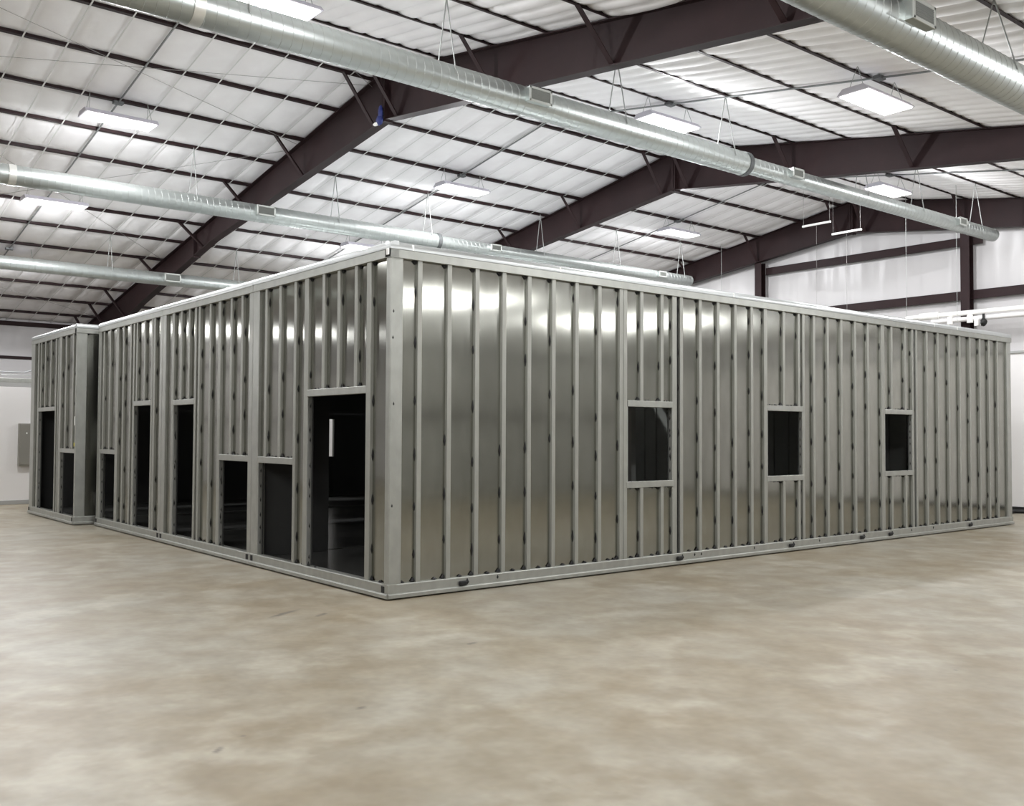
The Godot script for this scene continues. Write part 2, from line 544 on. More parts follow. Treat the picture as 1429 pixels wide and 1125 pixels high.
func build_frames():
	var names := ["dark maroon roof frame behind the viewer, first of the row", "dark maroon roof frame just outside the picture on the near side", "large near dark maroon rafter frame crossing above the steel room, blue cloth at its peak", "middle dark maroon rafter frame, second from the near side", "far dark maroon rafter frame against the white gable wall"]
	for k in FRAMES.size():
		var x: float = FRAMES[k]
		var fr := node(numbered("rafter_frame", k), Vector3(x, 0, RIDGE_Z))
		meta(fr, names[k], "roof frame", "maroon steel roof frames")
		for side in [-1, 1]:
			var lim: float = (RIDGE_Z - Z_LEFT if side < 0 else Z_RIGHT - RIDGE_Z) - 0.25
			var low := []
			var ds := [0.0, 4.0, 8.1, 12.0, 13.4, 17.2, lim]
			for d in ds: low.append(Vector2(d, rafter_low(d, side)))
			var poly := []
			for p in low: poly.append(p)
			poly.append(Vector2(lim, RIDGE_Y - lim / 6.0))
			poly.append(Vector2(0, RIDGE_Y))
			var st := begin()
			prism(st, poly, Vector3(0, 0, side), Vector3.UP, Vector3.RIGHT, -0.006, 0.006)
			put("web", st.commit(), M.iron, fr)
			st = begin()
			for i in 5:
				var a: Vector2 = low[i]
				var b: Vector2 = low[i + 1]
				prism(st, [a, b, b + Vector2(0, 0.014), a + Vector2(0, 0.014)], Vector3(0, 0, side), Vector3.UP, Vector3.RIGHT, -0.1, 0.1)
			put("bottom_flange", st.commit(), M.iron, fr)
			st = begin()
			prism(st, [Vector2(0, RIDGE_Y - 0.018), Vector2(lim, RIDGE_Y - lim / 6.0 - 0.018), Vector2(lim, RIDGE_Y - lim / 6.0 - 0.002), Vector2(0, RIDGE_Y - 0.002)], Vector3(0, 0, side), Vector3.UP, Vector3.RIGHT, -0.1, 0.1)
			put("top_flange", st.commit(), M.iron, fr)
			# splice plates across the rafter
			for sd in ([0.03, 9.3] if k < 4 else [0.03]):
				var yl := rafter_low(sd, side) - 0.03
				var yh: float = RIDGE_Y - sd / 6.0
				slab("splice_plate", Vector3(-0.1, yl, side * (sd - 0.02)), Vector3(0.1, yh - 0.02, side * (sd + 0.02)), M.iron, fr)
			# tapered column at the eave
			st = begin()
			prism(st, [Vector2(lim, 0.0), Vector2(lim - 0.3, 0.0), Vector2(lim - 0.85, rafter_low(lim - 0.85, side)), Vector2(lim, rafter_low(lim, side))], Vector3(0, 0, side), Vector3.UP, Vector3.RIGHT, -0.1, 0.1)
			put("column", st.commit(), M.iron, fr)
			# flange braces from the purlins down to the bottom flange
			for q in ([0, 2, 4, 6, 8, 10, 11, 12] if side < 0 else [0, 2, 4, 6, 8]):
				var d: float = PURLINS[q]
				if d > lim - 0.4: continue
				st = begin()
				var top := Vector3(-0.72, RIDGE_Y - d / 6.0 + 0.02, side * d)
				var bot := Vector3(-0.06, rafter_low(d, side) + 0.03, side * d)
				var rot := side_basis(bot - top)
				cbox(st, (top + bot) * 0.5, Vector3(0.085, 0.012, (bot - top).length()), 0.002, rot)
				cbox(st, (top + bot) * 0.5 + rot.x * 0.04 + rot.y * 0.035, Vector3(0.01, 0.08, (bot - top).length()), 0.002, rot)
				put("flange_brace", st.commit(), M.iron, fr)
	# columns and girts of the far gable
	var cols := [[-9.285, 0.25, "dark maroon gable column standing nearer the roof peak's low side, left of the duct end"], [-2.77, 0.24, "dark maroon gable column under the end of the large duct"]]
	for i in cols.size():
		var z: float = cols[i][0]
		var wd: float = cols[i][1]
		var o := node(numbered("gable_column", i), Vector3(19.3, 0, z))
		meta(o, cols[i][2], "column", "maroon gable columns")
		var hy := rafter_low(abs(z - RIDGE_Z), 1 if z > RIDGE_Z else -1)
		slab("front_flange", Vector3(-0.11, 0, -wd / 2), Vector3(-0.095, hy, wd / 2), M.iron, o)
		slab("web", Vector3(-0.095, 0, -0.006), Vector3(0.1, hy, 0.006), M.iron, o)
		slab("rear_flange", Vector3(0.1, 0, -wd / 2), Vector3(0.115, hy, wd / 2), M.iron, o)
		slab("base_plate", Vector3(-0.18, 0, -0.2), Vector3(0.18, 0.03, 0.2), M.iron, o)
	var girts := [[6.87, 7.1, -9.15, -2.4, "upper maroon girt on the far gable wall just under the roof frame"], [5.44, 5.68, -24.4, 12.35, "lower maroon girt on the far gable wall above the white pipes"]]
	for i in girts.size():
		var g: Array = girts[i]
		var o2 := node(numbered("wall_girt", i), Vector3(19.42, g[0], (g[2] + g[3]) * 0.5))
		meta(o2, g[4], "girt", "maroon girts on the gable wall")
		var hl: float = (g[3] - g[2]) * 0.5
		var hh: float = g[1] - g[0]
		slab("web", Vector3(-0.006, 0, -hl), Vector3(0.006, hh, hl), M.iron, o2, 0.001)
		slab("top_flange", Vector3(-0.006, hh - 0.012, -hl), Vector3(0.12, hh, hl), M.iron, o2, 0.001)
		slab("bottom_flange", Vector3(-0.06, 0, -hl), Vector3(0.0, 0.012, hl), M.iron, o2, 0.001)

# ==================================================================== the steel room
# a face of a module: s runs along it, n points out of it
class Face:
	var o: Vector3
	var u: Vector3
	var n: Vector3
	func at(s: float, y: float, d: float) -> Vector3:
		return o + u * s + Vector3.UP * y + n * d

const STUD_D := 0.044
const Y_BASE := 0.172
const Y_TOP := 3.862
const Y_ROOF := 4.055

func fbox(F: Face, called: String, s0: float, s1: float, y0: float, y1: float, d0: float, d1: float, mat: Material, parent: Node, bev := 0.004) -> MeshInstance3D:
	return slab(called, F.at(s0, y0, d0), F.at(s1, y1, d1), mat, parent, bev)

# a sheet between two studs, slightly buckled as thin metal is
func sheet(F: Face, s0: float, s1: float, y0: float, y1: float, parent: Node):
	var st := begin()
	st.set_smooth_group(0)
	var nx := 6
	var ny := int(clampf((y1 - y0) / 0.22, 3, 18))
	var amp := rng.randf_range(-0.002, 0.002)
	var ph := rng.randf() * 30.0
	var g := []
	for i in nx + 1:
		var col := []
		var u := float(i) / nx
		for j in ny + 1:
			var y := lerpf(y0, y1, float(j) / ny)
			var bulge := 4.0 * u * (1.0 - u) * (amp + 0.002 * noise.get_noise_2d(ph, y * 0.9))
			bulge += 0.0012 * noise.get_noise_2d(u * 1.2 + ph, y * 1.6 + 9.0)
			col.append(F.at(lerpf(s0, s1, u), y, -STUD_D + bulge))
		g.append(col)
	for i in nx:
		for j in ny:
			for p in ordered(g[i][j], g[i + 1][j], g[i + 1][j + 1], g[i][j + 1], F.n):
				st.set_uv(Vector2((p - F.o).dot(F.u), p.y))
				st.add_vertex(p)
	st.index()
	st.generate_normals()
	put("wall_sheet", st.commit(), M.sheet, parent)

# stud-and-sheet face. members: [s0, s1] pairs in order, openings: [s0, s1, y0, y1]
func wall_face(F: Face, length: float, members: Array, openings: Array, parent: Node, welds: SurfaceTool, rail_from := 0.0):
	var seam := []
	for m in members:
		var mid: float = (m[0] + m[1]) * 0.5
		var cut = null
		for op in openings:
			if mid > op[0] and mid < op[1]: cut = op
		if cut == null:
			fbox(F, "stud", m[0], m[1], Y_BASE - 0.01, Y_TOP + 0.01, -STUD_D - 0.004, 0.0, M.stud, parent)
			seam.append([m[0], Y_BASE, Y_TOP])
		else:
			fbox(F, "stud", m[0], m[1], cut[3] + 0.085, Y_TOP + 0.01, -STUD_D - 0.004, 0.0, M.stud, parent)
			seam.append([m[0], cut[3] + 0.085, Y_TOP])
			if cut[2] > 0.4:
				fbox(F, "stud", m[0], m[1], Y_BASE - 0.01, cut[2] - 0.085, -STUD_D - 0.004, 0.0, M.stud, parent)
				seam.append([m[0], Y_BASE, cut[2] - 0.085])
	# sheets
	var stops := [rail_from]
	for m in members: stops.append((m[0] + m[1]) * 0.5)
	for op in openings:
		stops.append(op[0])
		stops.append(op[1])
	stops.append(length)
	stops.sort()
	for i in stops.size() - 1:
		var a: float = stops[i]
		var b: float = stops[i + 1]
		if b - a < 0.02: continue
		var cut2 = null
		for op in openings:
			if (a + b) * 0.5 > op[0] and (a + b) * 0.5 < op[1]: cut2 = op
		if cut2 == null:
			sheet(F, a, b, Y_BASE - 0.01, Y_TOP + 0.01, parent)
		else:
			sheet(F, a, b, cut2[3] + 0.06, Y_TOP + 0.01, parent)
			if cut2[2] > 0.4: sheet(F, a, b, Y_BASE - 0.01, cut2[2] - 0.06, parent)
	# openings: header, sill, jamb returns
	for op in openings:
		fbox(F, "header", op[0] - 0.012, op[1] + 0.012, op[3], op[3] + 0.088, -0.075, 0.004, M.rail, parent)
		if op[2] > 0.4:
			fbox(F, "sill", op[0] - 0.03, op[1] + 0.03, op[2] - 0.088, op[2], -0.075, 0.006, M.rail, parent)
		for e in [[op[0] - 0.05, op[0]], [op[1], op[1] + 0.05]]:
			fbox(F, "jamb", e[0], e[1], maxf(op[2], Y_BASE - 0.03), op[3], -0.07, -0.003, M.rail, parent)
		for s in range(0, int((op[1] - op[0]) / 0.11)):
			if rng.randf() < 0.55: bead(F, welds, op[0] + 0.06 + s * 0.11 + rng.randf_range(-0.03, 0.03), op[3] + 0.095, -0.02, 0.028, 0.012, 0.016)
			if op[2] > 0.4 and rng.randf() < 0.5: bead(F, welds, op[0] + 0.06 + s * 0.11, op[2] - 0.095, -0.02, 0.028, 0.012, 0.016)
		for q in 6:
			var yy := lerpf(op[2] + 0.15, op[3] - 0.15, q / 5.0) + rng.randf_range(-0.05, 0.05)
			bead(F, welds, op[1] - 0.004, yy, -0.045, 0.012, 0.03, 0.012)
			bead(F, welds, op[0] + 0.004, yy + 0.06, -0.045, 0.012, 0.03, 0.012)
	# inner lining around the openings
	var ls := [0.0, length]
	for op in openings:
		ls.append(op[0])
		ls.append(op[1])
	ls.sort()
	for i in ls.size() - 1:
		if ls[i + 1] - ls[i] < 0.03: continue
		var mid2: float = (ls[i] + ls[i + 1]) * 0.5
		var cut3 = null
		for op in openings:
			if mid2 > op[0] and mid2 < op[1]: cut3 = op
		if cut3 == null:
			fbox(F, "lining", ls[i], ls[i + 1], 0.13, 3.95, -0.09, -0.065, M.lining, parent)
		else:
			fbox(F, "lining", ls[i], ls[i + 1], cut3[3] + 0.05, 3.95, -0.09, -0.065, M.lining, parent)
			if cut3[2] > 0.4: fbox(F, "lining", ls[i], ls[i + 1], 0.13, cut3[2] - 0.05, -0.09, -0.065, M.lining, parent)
	# stitch welds along the studs and scallops over the base rail
	for w in seam:
		var y: float = w[1] + rng.randf_range(0.25, 0.6)
		while y < w[2] - 0.15:
			if rng.randf() < 0.82: bead(F, welds, w[0] - 0.004, y, -STUD_D + 0.006, 0.019, rng.randf_range(0.045, 0.075), 0.012)
			y += rng.randf_range(0.48, 0.72)
		bead(F, welds, w[0] - 0.02, w[2] - 0.012, -STUD_D + 0.012, 0.04, 0.035, 0.02)
		bead(F, welds, w[0] - 0.02, w[1] + 0.012, -STUD_D + 0.012, 0.04, 0.035, 0.02)
		if w[1] < 0.3:
			bead(F, welds, w[0] - 0.17 + rng.randf_range(-0.04, 0.04), w[1] + 0.006, -STUD_D + 0.012, 0.04, 0.018, 0.018)

# a burnt weld: a small flat diamond lump, wide sx, tall sy, proud sd
func bead(F: Face, st: SurfaceTool, s: float, y: float, d: float, sx: float, sy: float, sd: float):
	var c := F.at(s, y, d)
	var up := c + Vector3.UP * sy * 1.35
	var dn := c + Vector3.DOWN * sy
	var l := c - F.u * sx
	var r := c + F.u * sx
	var o := c + F.n * sd
	for f in [[up, l], [up, r], [dn, l], [dn, r]]:
		var hint: Vector3 = (f[0] + f[1]) * 0.5 - c + F.n * sd * 0.3
		tri(st, f[0], f[1], o, hint + F.n * 0.01)

# a strip pushed along a face from a profile of (out, up) points
func extrude(F: Face, prof: Array, s0: float, s1: float) -> Mesh:
	var st := begin()
	prism(st, prof, F.n, Vector3.UP, F.u, s0, s1)
	for p in [s0, s1]: pass
	return st.commit()

func rails(F: Face, s0: float, s1: float, parent: Node):
	var off := F.o
	# base channel with a lower lip
	put("base_rail", extrude(F, [Vector2(-0.1, 0.018), Vector2(0.034, 0.018), Vector2(0.036, 0.022), Vector2(0.036, 0.058), Vector2(0.03, 0.066), Vector2(0.012, 0.07), Vector2(0.012, 0.164), Vector2(0.006, 0.172), Vector2(-0.1, 0.172)], s0, s1), M.rail, parent, off)
	# top channel with a bottom return lip
	put("top_rail", extrude(F, [Vector2(-0.1, 3.862), Vector2(0.01, 3.862), Vector2(0.014, 3.866), Vector2(0.014, 3.958), Vector2(0.004, 3.966), Vector2(-0.1, 3.966)], s0, s1), M.rail, parent, off)
	# rounded roof edge roll
	var prof := [Vector2(-0.1, 3.964), Vector2(0.016, 3.964)]
	for i in 9:
		var t := PI * 0.5 * i / 8.0
		prof.append(Vector2(-0.052 + 0.07 * cos(t), 3.985 + 0.07 * sin(t)))
	prof.append(Vector2(-0.1, 4.055))
	put("roof_edge_roll", extrude(F, prof, s0, s1), M.roll, parent, off)

func face(o: Vector3, u: Vector3, n: Vector3) -> Face:
	var F := Face.new()
	F.o = o
	F.u = u
	F.n = n
	return F

func build_modules():
	var L := 15.46
	var zs := [0.0, -3.655, -7.31, -11.3]
	var ze := [-3.65, -7.305, -10.98, -14.98]
	var x0 := [0.0, 0.0, 0.0, -0.33]
	var labels := ["nearest galvanized steel module with the long windowed wall and the wide doorway", "second galvanized steel module from the near corner, low hatch right of its tall doorway", "third galvanized steel module from the near corner, low hatch left of its tall doorway", "farthest galvanized steel module, standing forward of its neighbour by the white partition"]
	# end faces: s is measured from the corner nearest the camera
	var mem := [
		[[0.43, 0.527], [0.745, 0.81], [1.165, 1.23], [1.55, 1.615], [1.985, 2.09], [2.325, 2.39], [2.775, 2.84], [3.21, 3.275]],
		[[0.36, 0.425], [0.75, 0.815], [1.17, 1.265], [1.55, 1.615], [1.99, 2.06], [2.14, 2.215], [2.42, 2.485], [2.77, 2.835], [3.12, 3.22]],
		[[0.38, 0.475], [0.5, 0.58], [0.9, 0.965], [1.32, 1.385], [1.475, 1.56], [1.66, 1.73], [2.08, 2.145], [2.4, 2.55], [2.9, 2.965], [3.3, 3.365]],
		[[0.22, 0.29], [0.74, 0.805], [1.13, 1.29], [1.34, 1.4], [1.52, 1.59], [1.96, 2.025], [2.43, 2.495], [2.8, 2.865], [3.0, 3.1]],
	]
	var ops := [
		[[0.53, 1.98, 0.16, 2.335], [2.395, 3.44, 0.16, 1.45]],
		[[0.14, 1.165, 0.16, 1.455], [2.225, 3.115, 0.16, 2.32]],
		[[0.585, 1.47, 0.16, 2.345], [2.555, 3.46, 0.16, 1.442]],
		[[0.065, 1.12, 0.16, 1.44], [1.605, 2.99, 0.16, 2.32]],
	]
	for k in 4:
		var z0: float = zs[k]
		var w: float = z0 - ze[k]
		var m := node(numbered("steel_module", k), Vector3(x0[k], 0, z0))
		meta(m, labels[k], "steel module", "galvanized steel modules pushed together")
		var welds := begin()
		var F := face(Vector3.ZERO, Vector3.FORWARD, Vector3.LEFT)
		wall_face(F, w, mem[k], ops[k], m, welds)
		rails(F, 0.0 if k != 0 else -0.014, w - 0.004, m)
		var xl: float = L - x0[k]
		# corner posts
		var near_u := 0.172 if k == 0 else 0.1
		if k == 0:
			slab("corner_post", Vector3(-0.002, 0.1, -0.096), Vector3(0.172, Y_TOP + 0.03, 0.002), M.rail, m, 0.012)
		elif k == 3:
			slab("corner_post", Vector3(-0.002, 0.1, -0.06), Vector3(0.205, Y_TOP + 0.03, 0.002), M.rail, m, 0.012)
		else:
			slab("corner_post", Vector3(-0.004, 0.1, -0.132), Vector3(0.12, Y_TOP + 0.03, -0.006), M.rail, m, 0.008)
		var pw: float = [0.19, 0.15, 0.17, 0.3][k]
		slab("corner_post", Vector3(-0.004, 0.1, -w), Vector3(0.12, Y_TOP + 0.03, -w + pw - 0.002), M.rail, m, 0.008)
		# roof, floor, far end
		slab("roof_panel", Vector3(0.02, 3.94, -w + 0.003), Vector3(xl, 4.05, -0.02), M.roll, m)
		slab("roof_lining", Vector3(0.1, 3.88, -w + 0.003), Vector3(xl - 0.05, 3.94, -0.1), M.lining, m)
		slab("floor_panel", Vector3(0.09, 0.03, -w + 0.003), Vector3(xl - 0.03, 0.13, -0.09), M.inner_floor, m)
		slab("rear_wall", Vector3(xl - 0.06, 0.13, -w + 0.003), Vector3(xl, 3.94, -0.05), M.inner_end, m)
		for q in 7:
			slab("rear_stud", Vector3(xl - 0.1, 0.13, -0.5 - q * 0.45 - 0.05), Vector3(xl - 0.06, 3.88, -0.5 - q * 0.45), M.inner_end, m)
		slab("rear_base", Vector3(xl - 0.08, 0.018, -w + 0.003), Vector3(xl + 0.02, 0.172, -0.02), M.rail, m)
		if k == 0: long_face(m, welds, L)
		if k == 3:
			# short return that shows past the neighbour, and the outer long wall with a window
			var G := face(Vector3.ZERO, Vector3.RIGHT, Vector3.BACK)
			sheet(G, 0.2, 0.6, Y_BASE - 0.01, Y_TOP + 0.01, m)
			rails(G, -0.014, 0.6, m)
			fbox(G, "lining", 0.1, 0.4, 0.13, 3.9, -0.09, -0.065, M.lining, m)
			bead(G, welds, 0.205, 3.85, -0.03, 0.05, 0.03, 0.02)
			for e in [[0.1, 6.55, 0.13, 3.9], [7.77, xl - 0.06, 0.13, 3.9], [6.55, 7.77, 0.13, 1.22], [6.55, 7.77, 2.255, 3.9]]:
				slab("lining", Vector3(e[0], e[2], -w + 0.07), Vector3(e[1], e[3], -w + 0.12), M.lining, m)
				slab("outer_sheet", Vector3(e[0], e[2], -w + 0.004), Vector3(e[1], e[3], -w + 0.065), M.stud, m)
			slab("paper_tag", Vector3(-0.012, 2.0, -0.048), Vector3(-0.004, 2.18, -0.012), M.paper, m, 0.001)
			slab("paint_mark", Vector3(-0.01, 1.58, -0.07), Vector3(-0.004, 1.65, -0.04), M.yellow, m, 0.001)
		else:
			# posts where the modules meet inside
			for px in [4.9, 7.58, 11.3]:
				slab("inner_post", Vector3(px, 0.13, -w + 0.004), Vector3(px + 0.12, 3.88, -w + 0.1), M.inner_end if px == 7.58 else M.lining, m)
		if k == 0:
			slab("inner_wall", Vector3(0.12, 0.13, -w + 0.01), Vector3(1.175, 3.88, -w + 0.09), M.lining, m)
			slab("foam_block", Vector3(-0.024, 3.89, -0.07), Vector3(-0.012, 3.965, -0.012), M.paper, m, 0.004)
		# lifting lugs at the ends of the base rail
		for s in [0.09, w - 0.06]:
			slab("lug_hole", F.at(s - 0.035, 0.075, 0.008), F.at(s + 0.035, 0.15, 0.018), M.weld, m, 0.006)
		var wm := put("weld_marks", welds.commit(), M.weld, m)
		wm.set_meta("kind", "stuff")
		wm.set_meta("label", "dark burnt stitch welds")

func long_face(m: Node3D, welds: SurfaceTool, L: float):
	var F := face(Vector3.ZERO, Vector3.RIGHT, Vector3.BACK)
	var mem := []
	for c in [0.40, 0.82, 1.231, 1.648, 2.055, 2.465, 2.872, 3.289]: mem.append([c - 0.031, c + 0.031])
	mem.append_array([[3.665, 3.735], [3.742, 3.812]])
	for c in [4.103, 4.52]: mem.append([c - 0.031, c + 0.031])
	mem.append_array([[4.735, 4.83], [4.9, 4.965]])
	for c in [5.352, 5.762, 6.172, 6.577]: mem.append([c - 0.031, c + 0.031])
	mem.append_array([[6.88, 6.965]])
	for c in [7.406, 7.815]: mem.append([c - 0.031, c + 0.031])
	mem.append_array([[7.91, 7.975]])
	for c in [8.243, 8.645, 9.056, 9.482, 9.892]: mem.append([c - 0.031, c + 0.031])
	mem.append_array([[10.32, 10.43]])
	for c in [10.68, 11.155]: mem.append([c - 0.031, c + 0.031])
	mem.append_array([[11.385, 11.45], [11.525, 11.59]])
	for c in [11.95, 12.37, 12.80, 13.24, 13.66, 14.08, 14.48, 14.855]: mem.append([c - 0.031, c + 0.031])
	var ops := [[3.83, 4.73, 1.22, 2.253], [6.975, 7.9, 1.224, 2.255], [10.44, 11.375, 1.23, 2.262]]
	wall_face(F, L, mem, ops, m, welds, 0.1)
	rails(F, -0.014, L + 0.014, m)
	slab("corner_post", Vector3(15.285, 0.1, -0.1), Vector3(L + 0.002, Y_TOP + 0.03, 0.002), M.rail, m, 0.012)
	# panel joints: a dark slot beside the doubled studs
	for s in [[4.84, 4.89], [7.978, 7.99], [11.462, 11.515]]:
		fbox(F, "panel_joint", s[0], s[1], Y_BASE, Y_TOP, -STUD_D - 0.01, -STUD_D + 0.012, M.weld, m, 0.002)
	# bracket stubs and rough welds on the base rail
	for s in [1.02, 4.86, 7.55, 9.62, 10.55, 13.55]:
		fbox(F, "bracket", s - 0.06, s + 0.05, 0.075, 0.13, 0.01, 0.05, M.weld, m, 0.012)
		bead(F, welds, s + 0.07, 0.11, 0.014, 0.03, 0.035, 0.03)
	for s in [1.55, 5.2, 5.35, 6.6, 8.35, 11.3, 12.1]:
		bead(F, welds, s, 0.125, 0.012, 0.018, 0.022, 0.012)
	# bright scuffs of bare weld on the corner post
	for q in [[0.04, 3.25], [0.035, 2.95], [0.05, 2.2], [0.04, 1.05]]:
		bead(F, welds, q[0], q[1], 0.002, 0.012, 0.02, 0.006)
	# tape over the joints of the roof roll
	for s in [0.28, 2.55, 6.1, 12.2, 13.1]:
		fbox(F, "joint_tape", s, s + 0.02, 3.965, 4.03, -0.03, 0.0205, M.paper, m, 0.003)

# ==================================================================== ducts
func build_ducts():
	var specs := [
		# z, centre y, radius, start x, end x, reduced from x, reduced radius, label
		[4.28, 5.99, 0.235, -16.0, 17.9, 99.0, 0.2, "large spiral duct crossing the upper right corner above the viewer"],
		[-1.44, 6.72, 0.205, -16.0, 17.85, 8.25, 0.15, "long spiral duct crossing the picture from upper left to the gable wall"],
		[-10.53, 6.66, 0.19, -16.0, 17.4, 7.88, 0.15, "spiral duct passing just behind the near corner of the steel room"],
		[-16.12, 5.89, 0.165, -16.0, 17.4, 7.88, 0.13, "lowest and farthest spiral duct, at the far left above the white partition"],
	]
	for i in specs.size():
		var s: Array = specs[i]
		var r: float = s[2]
		var o := node(numbered("spiral_duct", i), Vector3(0, s[1], s[0]))
		meta(o, s[7], "duct", "galvanized spiral ducts under the roof")
		var segs := []
		if s[5] < 50: segs = [[s[3], s[5], r], [s[5], s[4], s[6]]]
		else: segs = [[s[3], s[4], r]]
		for g in segs:
			put("pipe", tube_mesh(g[0], g[1], g[2]), M.duct, o)
			put("spiral_seam", helix_mesh(maxf(g[0], -7.0), g[1], g[2]), M.duct_seam, o)
		var last: Array = segs[-1]
		var st := begin()
		rod(st, Vector3(last[1] - 0.01, 0, 0), Vector3(last[1] + 0.02, 0, 0), last[2] * 1.02, 28)
		put("end_cap", st.commit(), M.duct, o)
		# clamp ring at the reduction, bright strap near the left
		st = begin()
		if s[5] < 50:
			rod(st, Vector3(s[5] - 0.05, 0, 0), Vector3(s[5] + 0.05, 0, 0), r + 0.012, 28)
			put("clamp_ring", st.commit(), M.duct_dark, o)
		st = begin()
		rod(st, Vector3(-1.82, 0, 0), Vector3(-1.69, 0, 0), r + 0.01, 28)
		put("clamp_ring", st.commit(), M.duct_strap, o)
		# side registers
		for rx in [-3.2, 3.22, 9.6, 15.95]:
			var rr: float = r if rx < s[5] else s[6]
			register(o, Vector3(rx, 0.02, rr - 0.03), 0.42 if rx < s[5] else 0.34, 0.21 if rx < s[5] else 0.17)
		# wire hangers from the purlin above
		var top := roof_y(s[0]) - float(s[1])
		for hx in [[-5.0, 1.7, 5.4, 9.0, 12.4, 16.0], [-5.0, -1.2, 1.75, 5.05, 7.75, 12.1, 14.3, 17.0], [-5.0, 1.7, 5.03, 7.6, 11.28, 14.2, 17.0], [-5.0, 1.7, 5.05, 8.4, 12.2, 16.0]][i]:
			var hr: float = r if hx < s[5] else s[6]
			st = begin()
			for sg in [-1, 1]:
				rod(st, Vector3(hx, top + 0.02, 0), Vector3(hx + 0.02 * sg, 0.02, sg * (hr + 0.006)), 0.009, 6)
			put("hanger_wire", st.commit(), M.wire, o)

func tube_mesh(x0: float, x1: float, r: float) -> Mesh:
	var st := begin()
	rod(st, Vector3(x0, 0, 0), Vector3(x1, 0, 0), r, 40)
	return st.commit()

# the raised lock seam that winds round the duct
func helix_mesh(x0: float, x1: float, r: float) -> Mesh:
	var st := begin()
	var pitch := 0.135
	var n := 24
	var total := int((x1 - x0) / pitch * n)
	var w := 0.006
	for i in total:
		var a0 := TAU * i / n
		var a1 := TAU * (i + 1) / n
		var p0 := x0 + pitch * i / n
		var p1 := x0 + pitch * (i + 1) / n
		var d0 := Vector3(0, cos(a0), sin(a0))
		var d1 := Vector3(0, cos(a1), sin(a1))
		var lo := r - 0.002
		var hi := r + 0.004
		quad(st, d0 * lo + Vector3.RIGHT * (p0 - w), d1 * lo + Vector3.RIGHT * (p1 - w), d1 * hi + Vector3.RIGHT * p1, d0 * hi + Vector3.RIGHT * p0, d0 + Vector3.LEFT)
		quad(st, d0 * hi + Vector3.RIGHT * p0, d1 * hi + Vector3.RIGHT * p1, d1 * lo + Vector3.RIGHT * (p1 + w), d0 * lo + Vector3.RIGHT * (p0 + w), d0 + Vector3.RIGHT)
	return st.commit()

func register(parent: Node3D, at: Vector3, w: float, h: float):
	var g := node("register", at, parent)
	slab("box", Vector3(-w / 2, -h / 2, -0.06), Vector3(w / 2, h / 2, 0.1), M.duct, g, 0.003)
	slab("recess", Vector3(-w / 2 + 0.03, -h / 2 + 0.03, 0.09), Vector3(w / 2 - 0.03, h / 2 - 0.03, 0.108), M.grille, g, 0.002)
	var st := begin()
	for sg in [-1, 1]:
		cbox(st, Vector3(0, sg * (h / 2 - 0.012), 0.108), Vector3(w + 0.01, 0.035, 0.02), 0.004)
		cbox(st, Vector3(sg * (w / 2 - 0.012), 0, 0.108), Vector3(0.035, h + 0.01, 0.02), 0.004)
	put("frame", st.commit(), M.grille_frame, g)
	st = begin()
	for i in 9:
		cbox(st, Vector3(0, lerpf(-h / 2 + 0.035, h / 2 - 0.035, i / 8.0), 0.11), Vector3(w - 0.06, 0.006, 0.014), 0.001, Basis(Vector3.RIGHT, 0.5))
	put("slats", st.commit(), M.grille, g)

# ==================================================================== lights
func build_lights():
	var rows := ["far eave row", "row behind partition", "low row, far slope", "upper row, far slope", "row beside ridge, near slope", "second row, near slope", "third row, near slope", "near eave row"]
	var colsn := ["behind the viewer", "left of near rafter", "between near and middle rafters", "between middle and far rafters"]
	var n := 0
	var lens := box_mesh(Vector3(1.24, 0.03, 0.47), 0.008)
	for i in LIGHT_X.size():
		for j in LIGHT_Z.size():
			if i > 0 and j == 0: continue
			var z: float = LIGHT_Z[j]
			var x: float = LIGHT_X[i]
			var hang := 0.4
			var y := roof_y(z) - hang
			var o := node(numbered("ceiling_light", n), Vector3(x, y, z))
			meta(o, "lit rectangular light, %s, %s" % [rows[j], colsn[i]], "ceiling light", "rectangular lights hung under the roof")
			n += 1
			put("lens", lens, M.lens, o, Vector3(0, -0.012, 0))
			var st := begin()
			prism(st, [Vector2(-0.265, -0.005), Vector2(0.265, -0.005), Vector2(0.17, 0.085), Vector2(-0.17, 0.085)], Vector3.BACK, Vector3.UP, Vector3.RIGHT, -0.655, 0.655)
			put("housing", st.commit(), M.housing, o)
			st = begin()
			for sx in [-1, 1]:
				for sz in [-1, 1]:
					rod(st, Vector3(sx * 0.56, 0.08, sz * 0.12), Vector3(sx * 0.52, hang + 0.02, 0.0), 0.005, 5)
			put("chain", st.commit(), M.wire, o)
			var a := AreaLight3D.new()
			a.name = "glow"
			a.area_size = Vector2(1.2, 0.44)
			a.area_normalize_energy = true
			a.light_color = Color(0.985, 0.99, 1.0)
			a.light_energy = 6.8
			a.area_range = 60.0
			a.shadow_enabled = true
			o.add_child(a, true)
			a.position = Vector3(0, -0.035, 0)
			a.rotation = Vector3(-PI / 2, 0, 0)
			var b := OmniLight3D.new()
			b.name = "side_glow"
			b.light_color = Color(0.985, 0.99, 1.0)
			b.light_energy = 6.2
			b.omni_range = 60.0
			b.omni_attenuation = 2.0
			b.light_size = 0.04
			b.shadow_enabled = true
			o.add_child(b, true)
			b.position = Vector3(0, -0.08, 0)

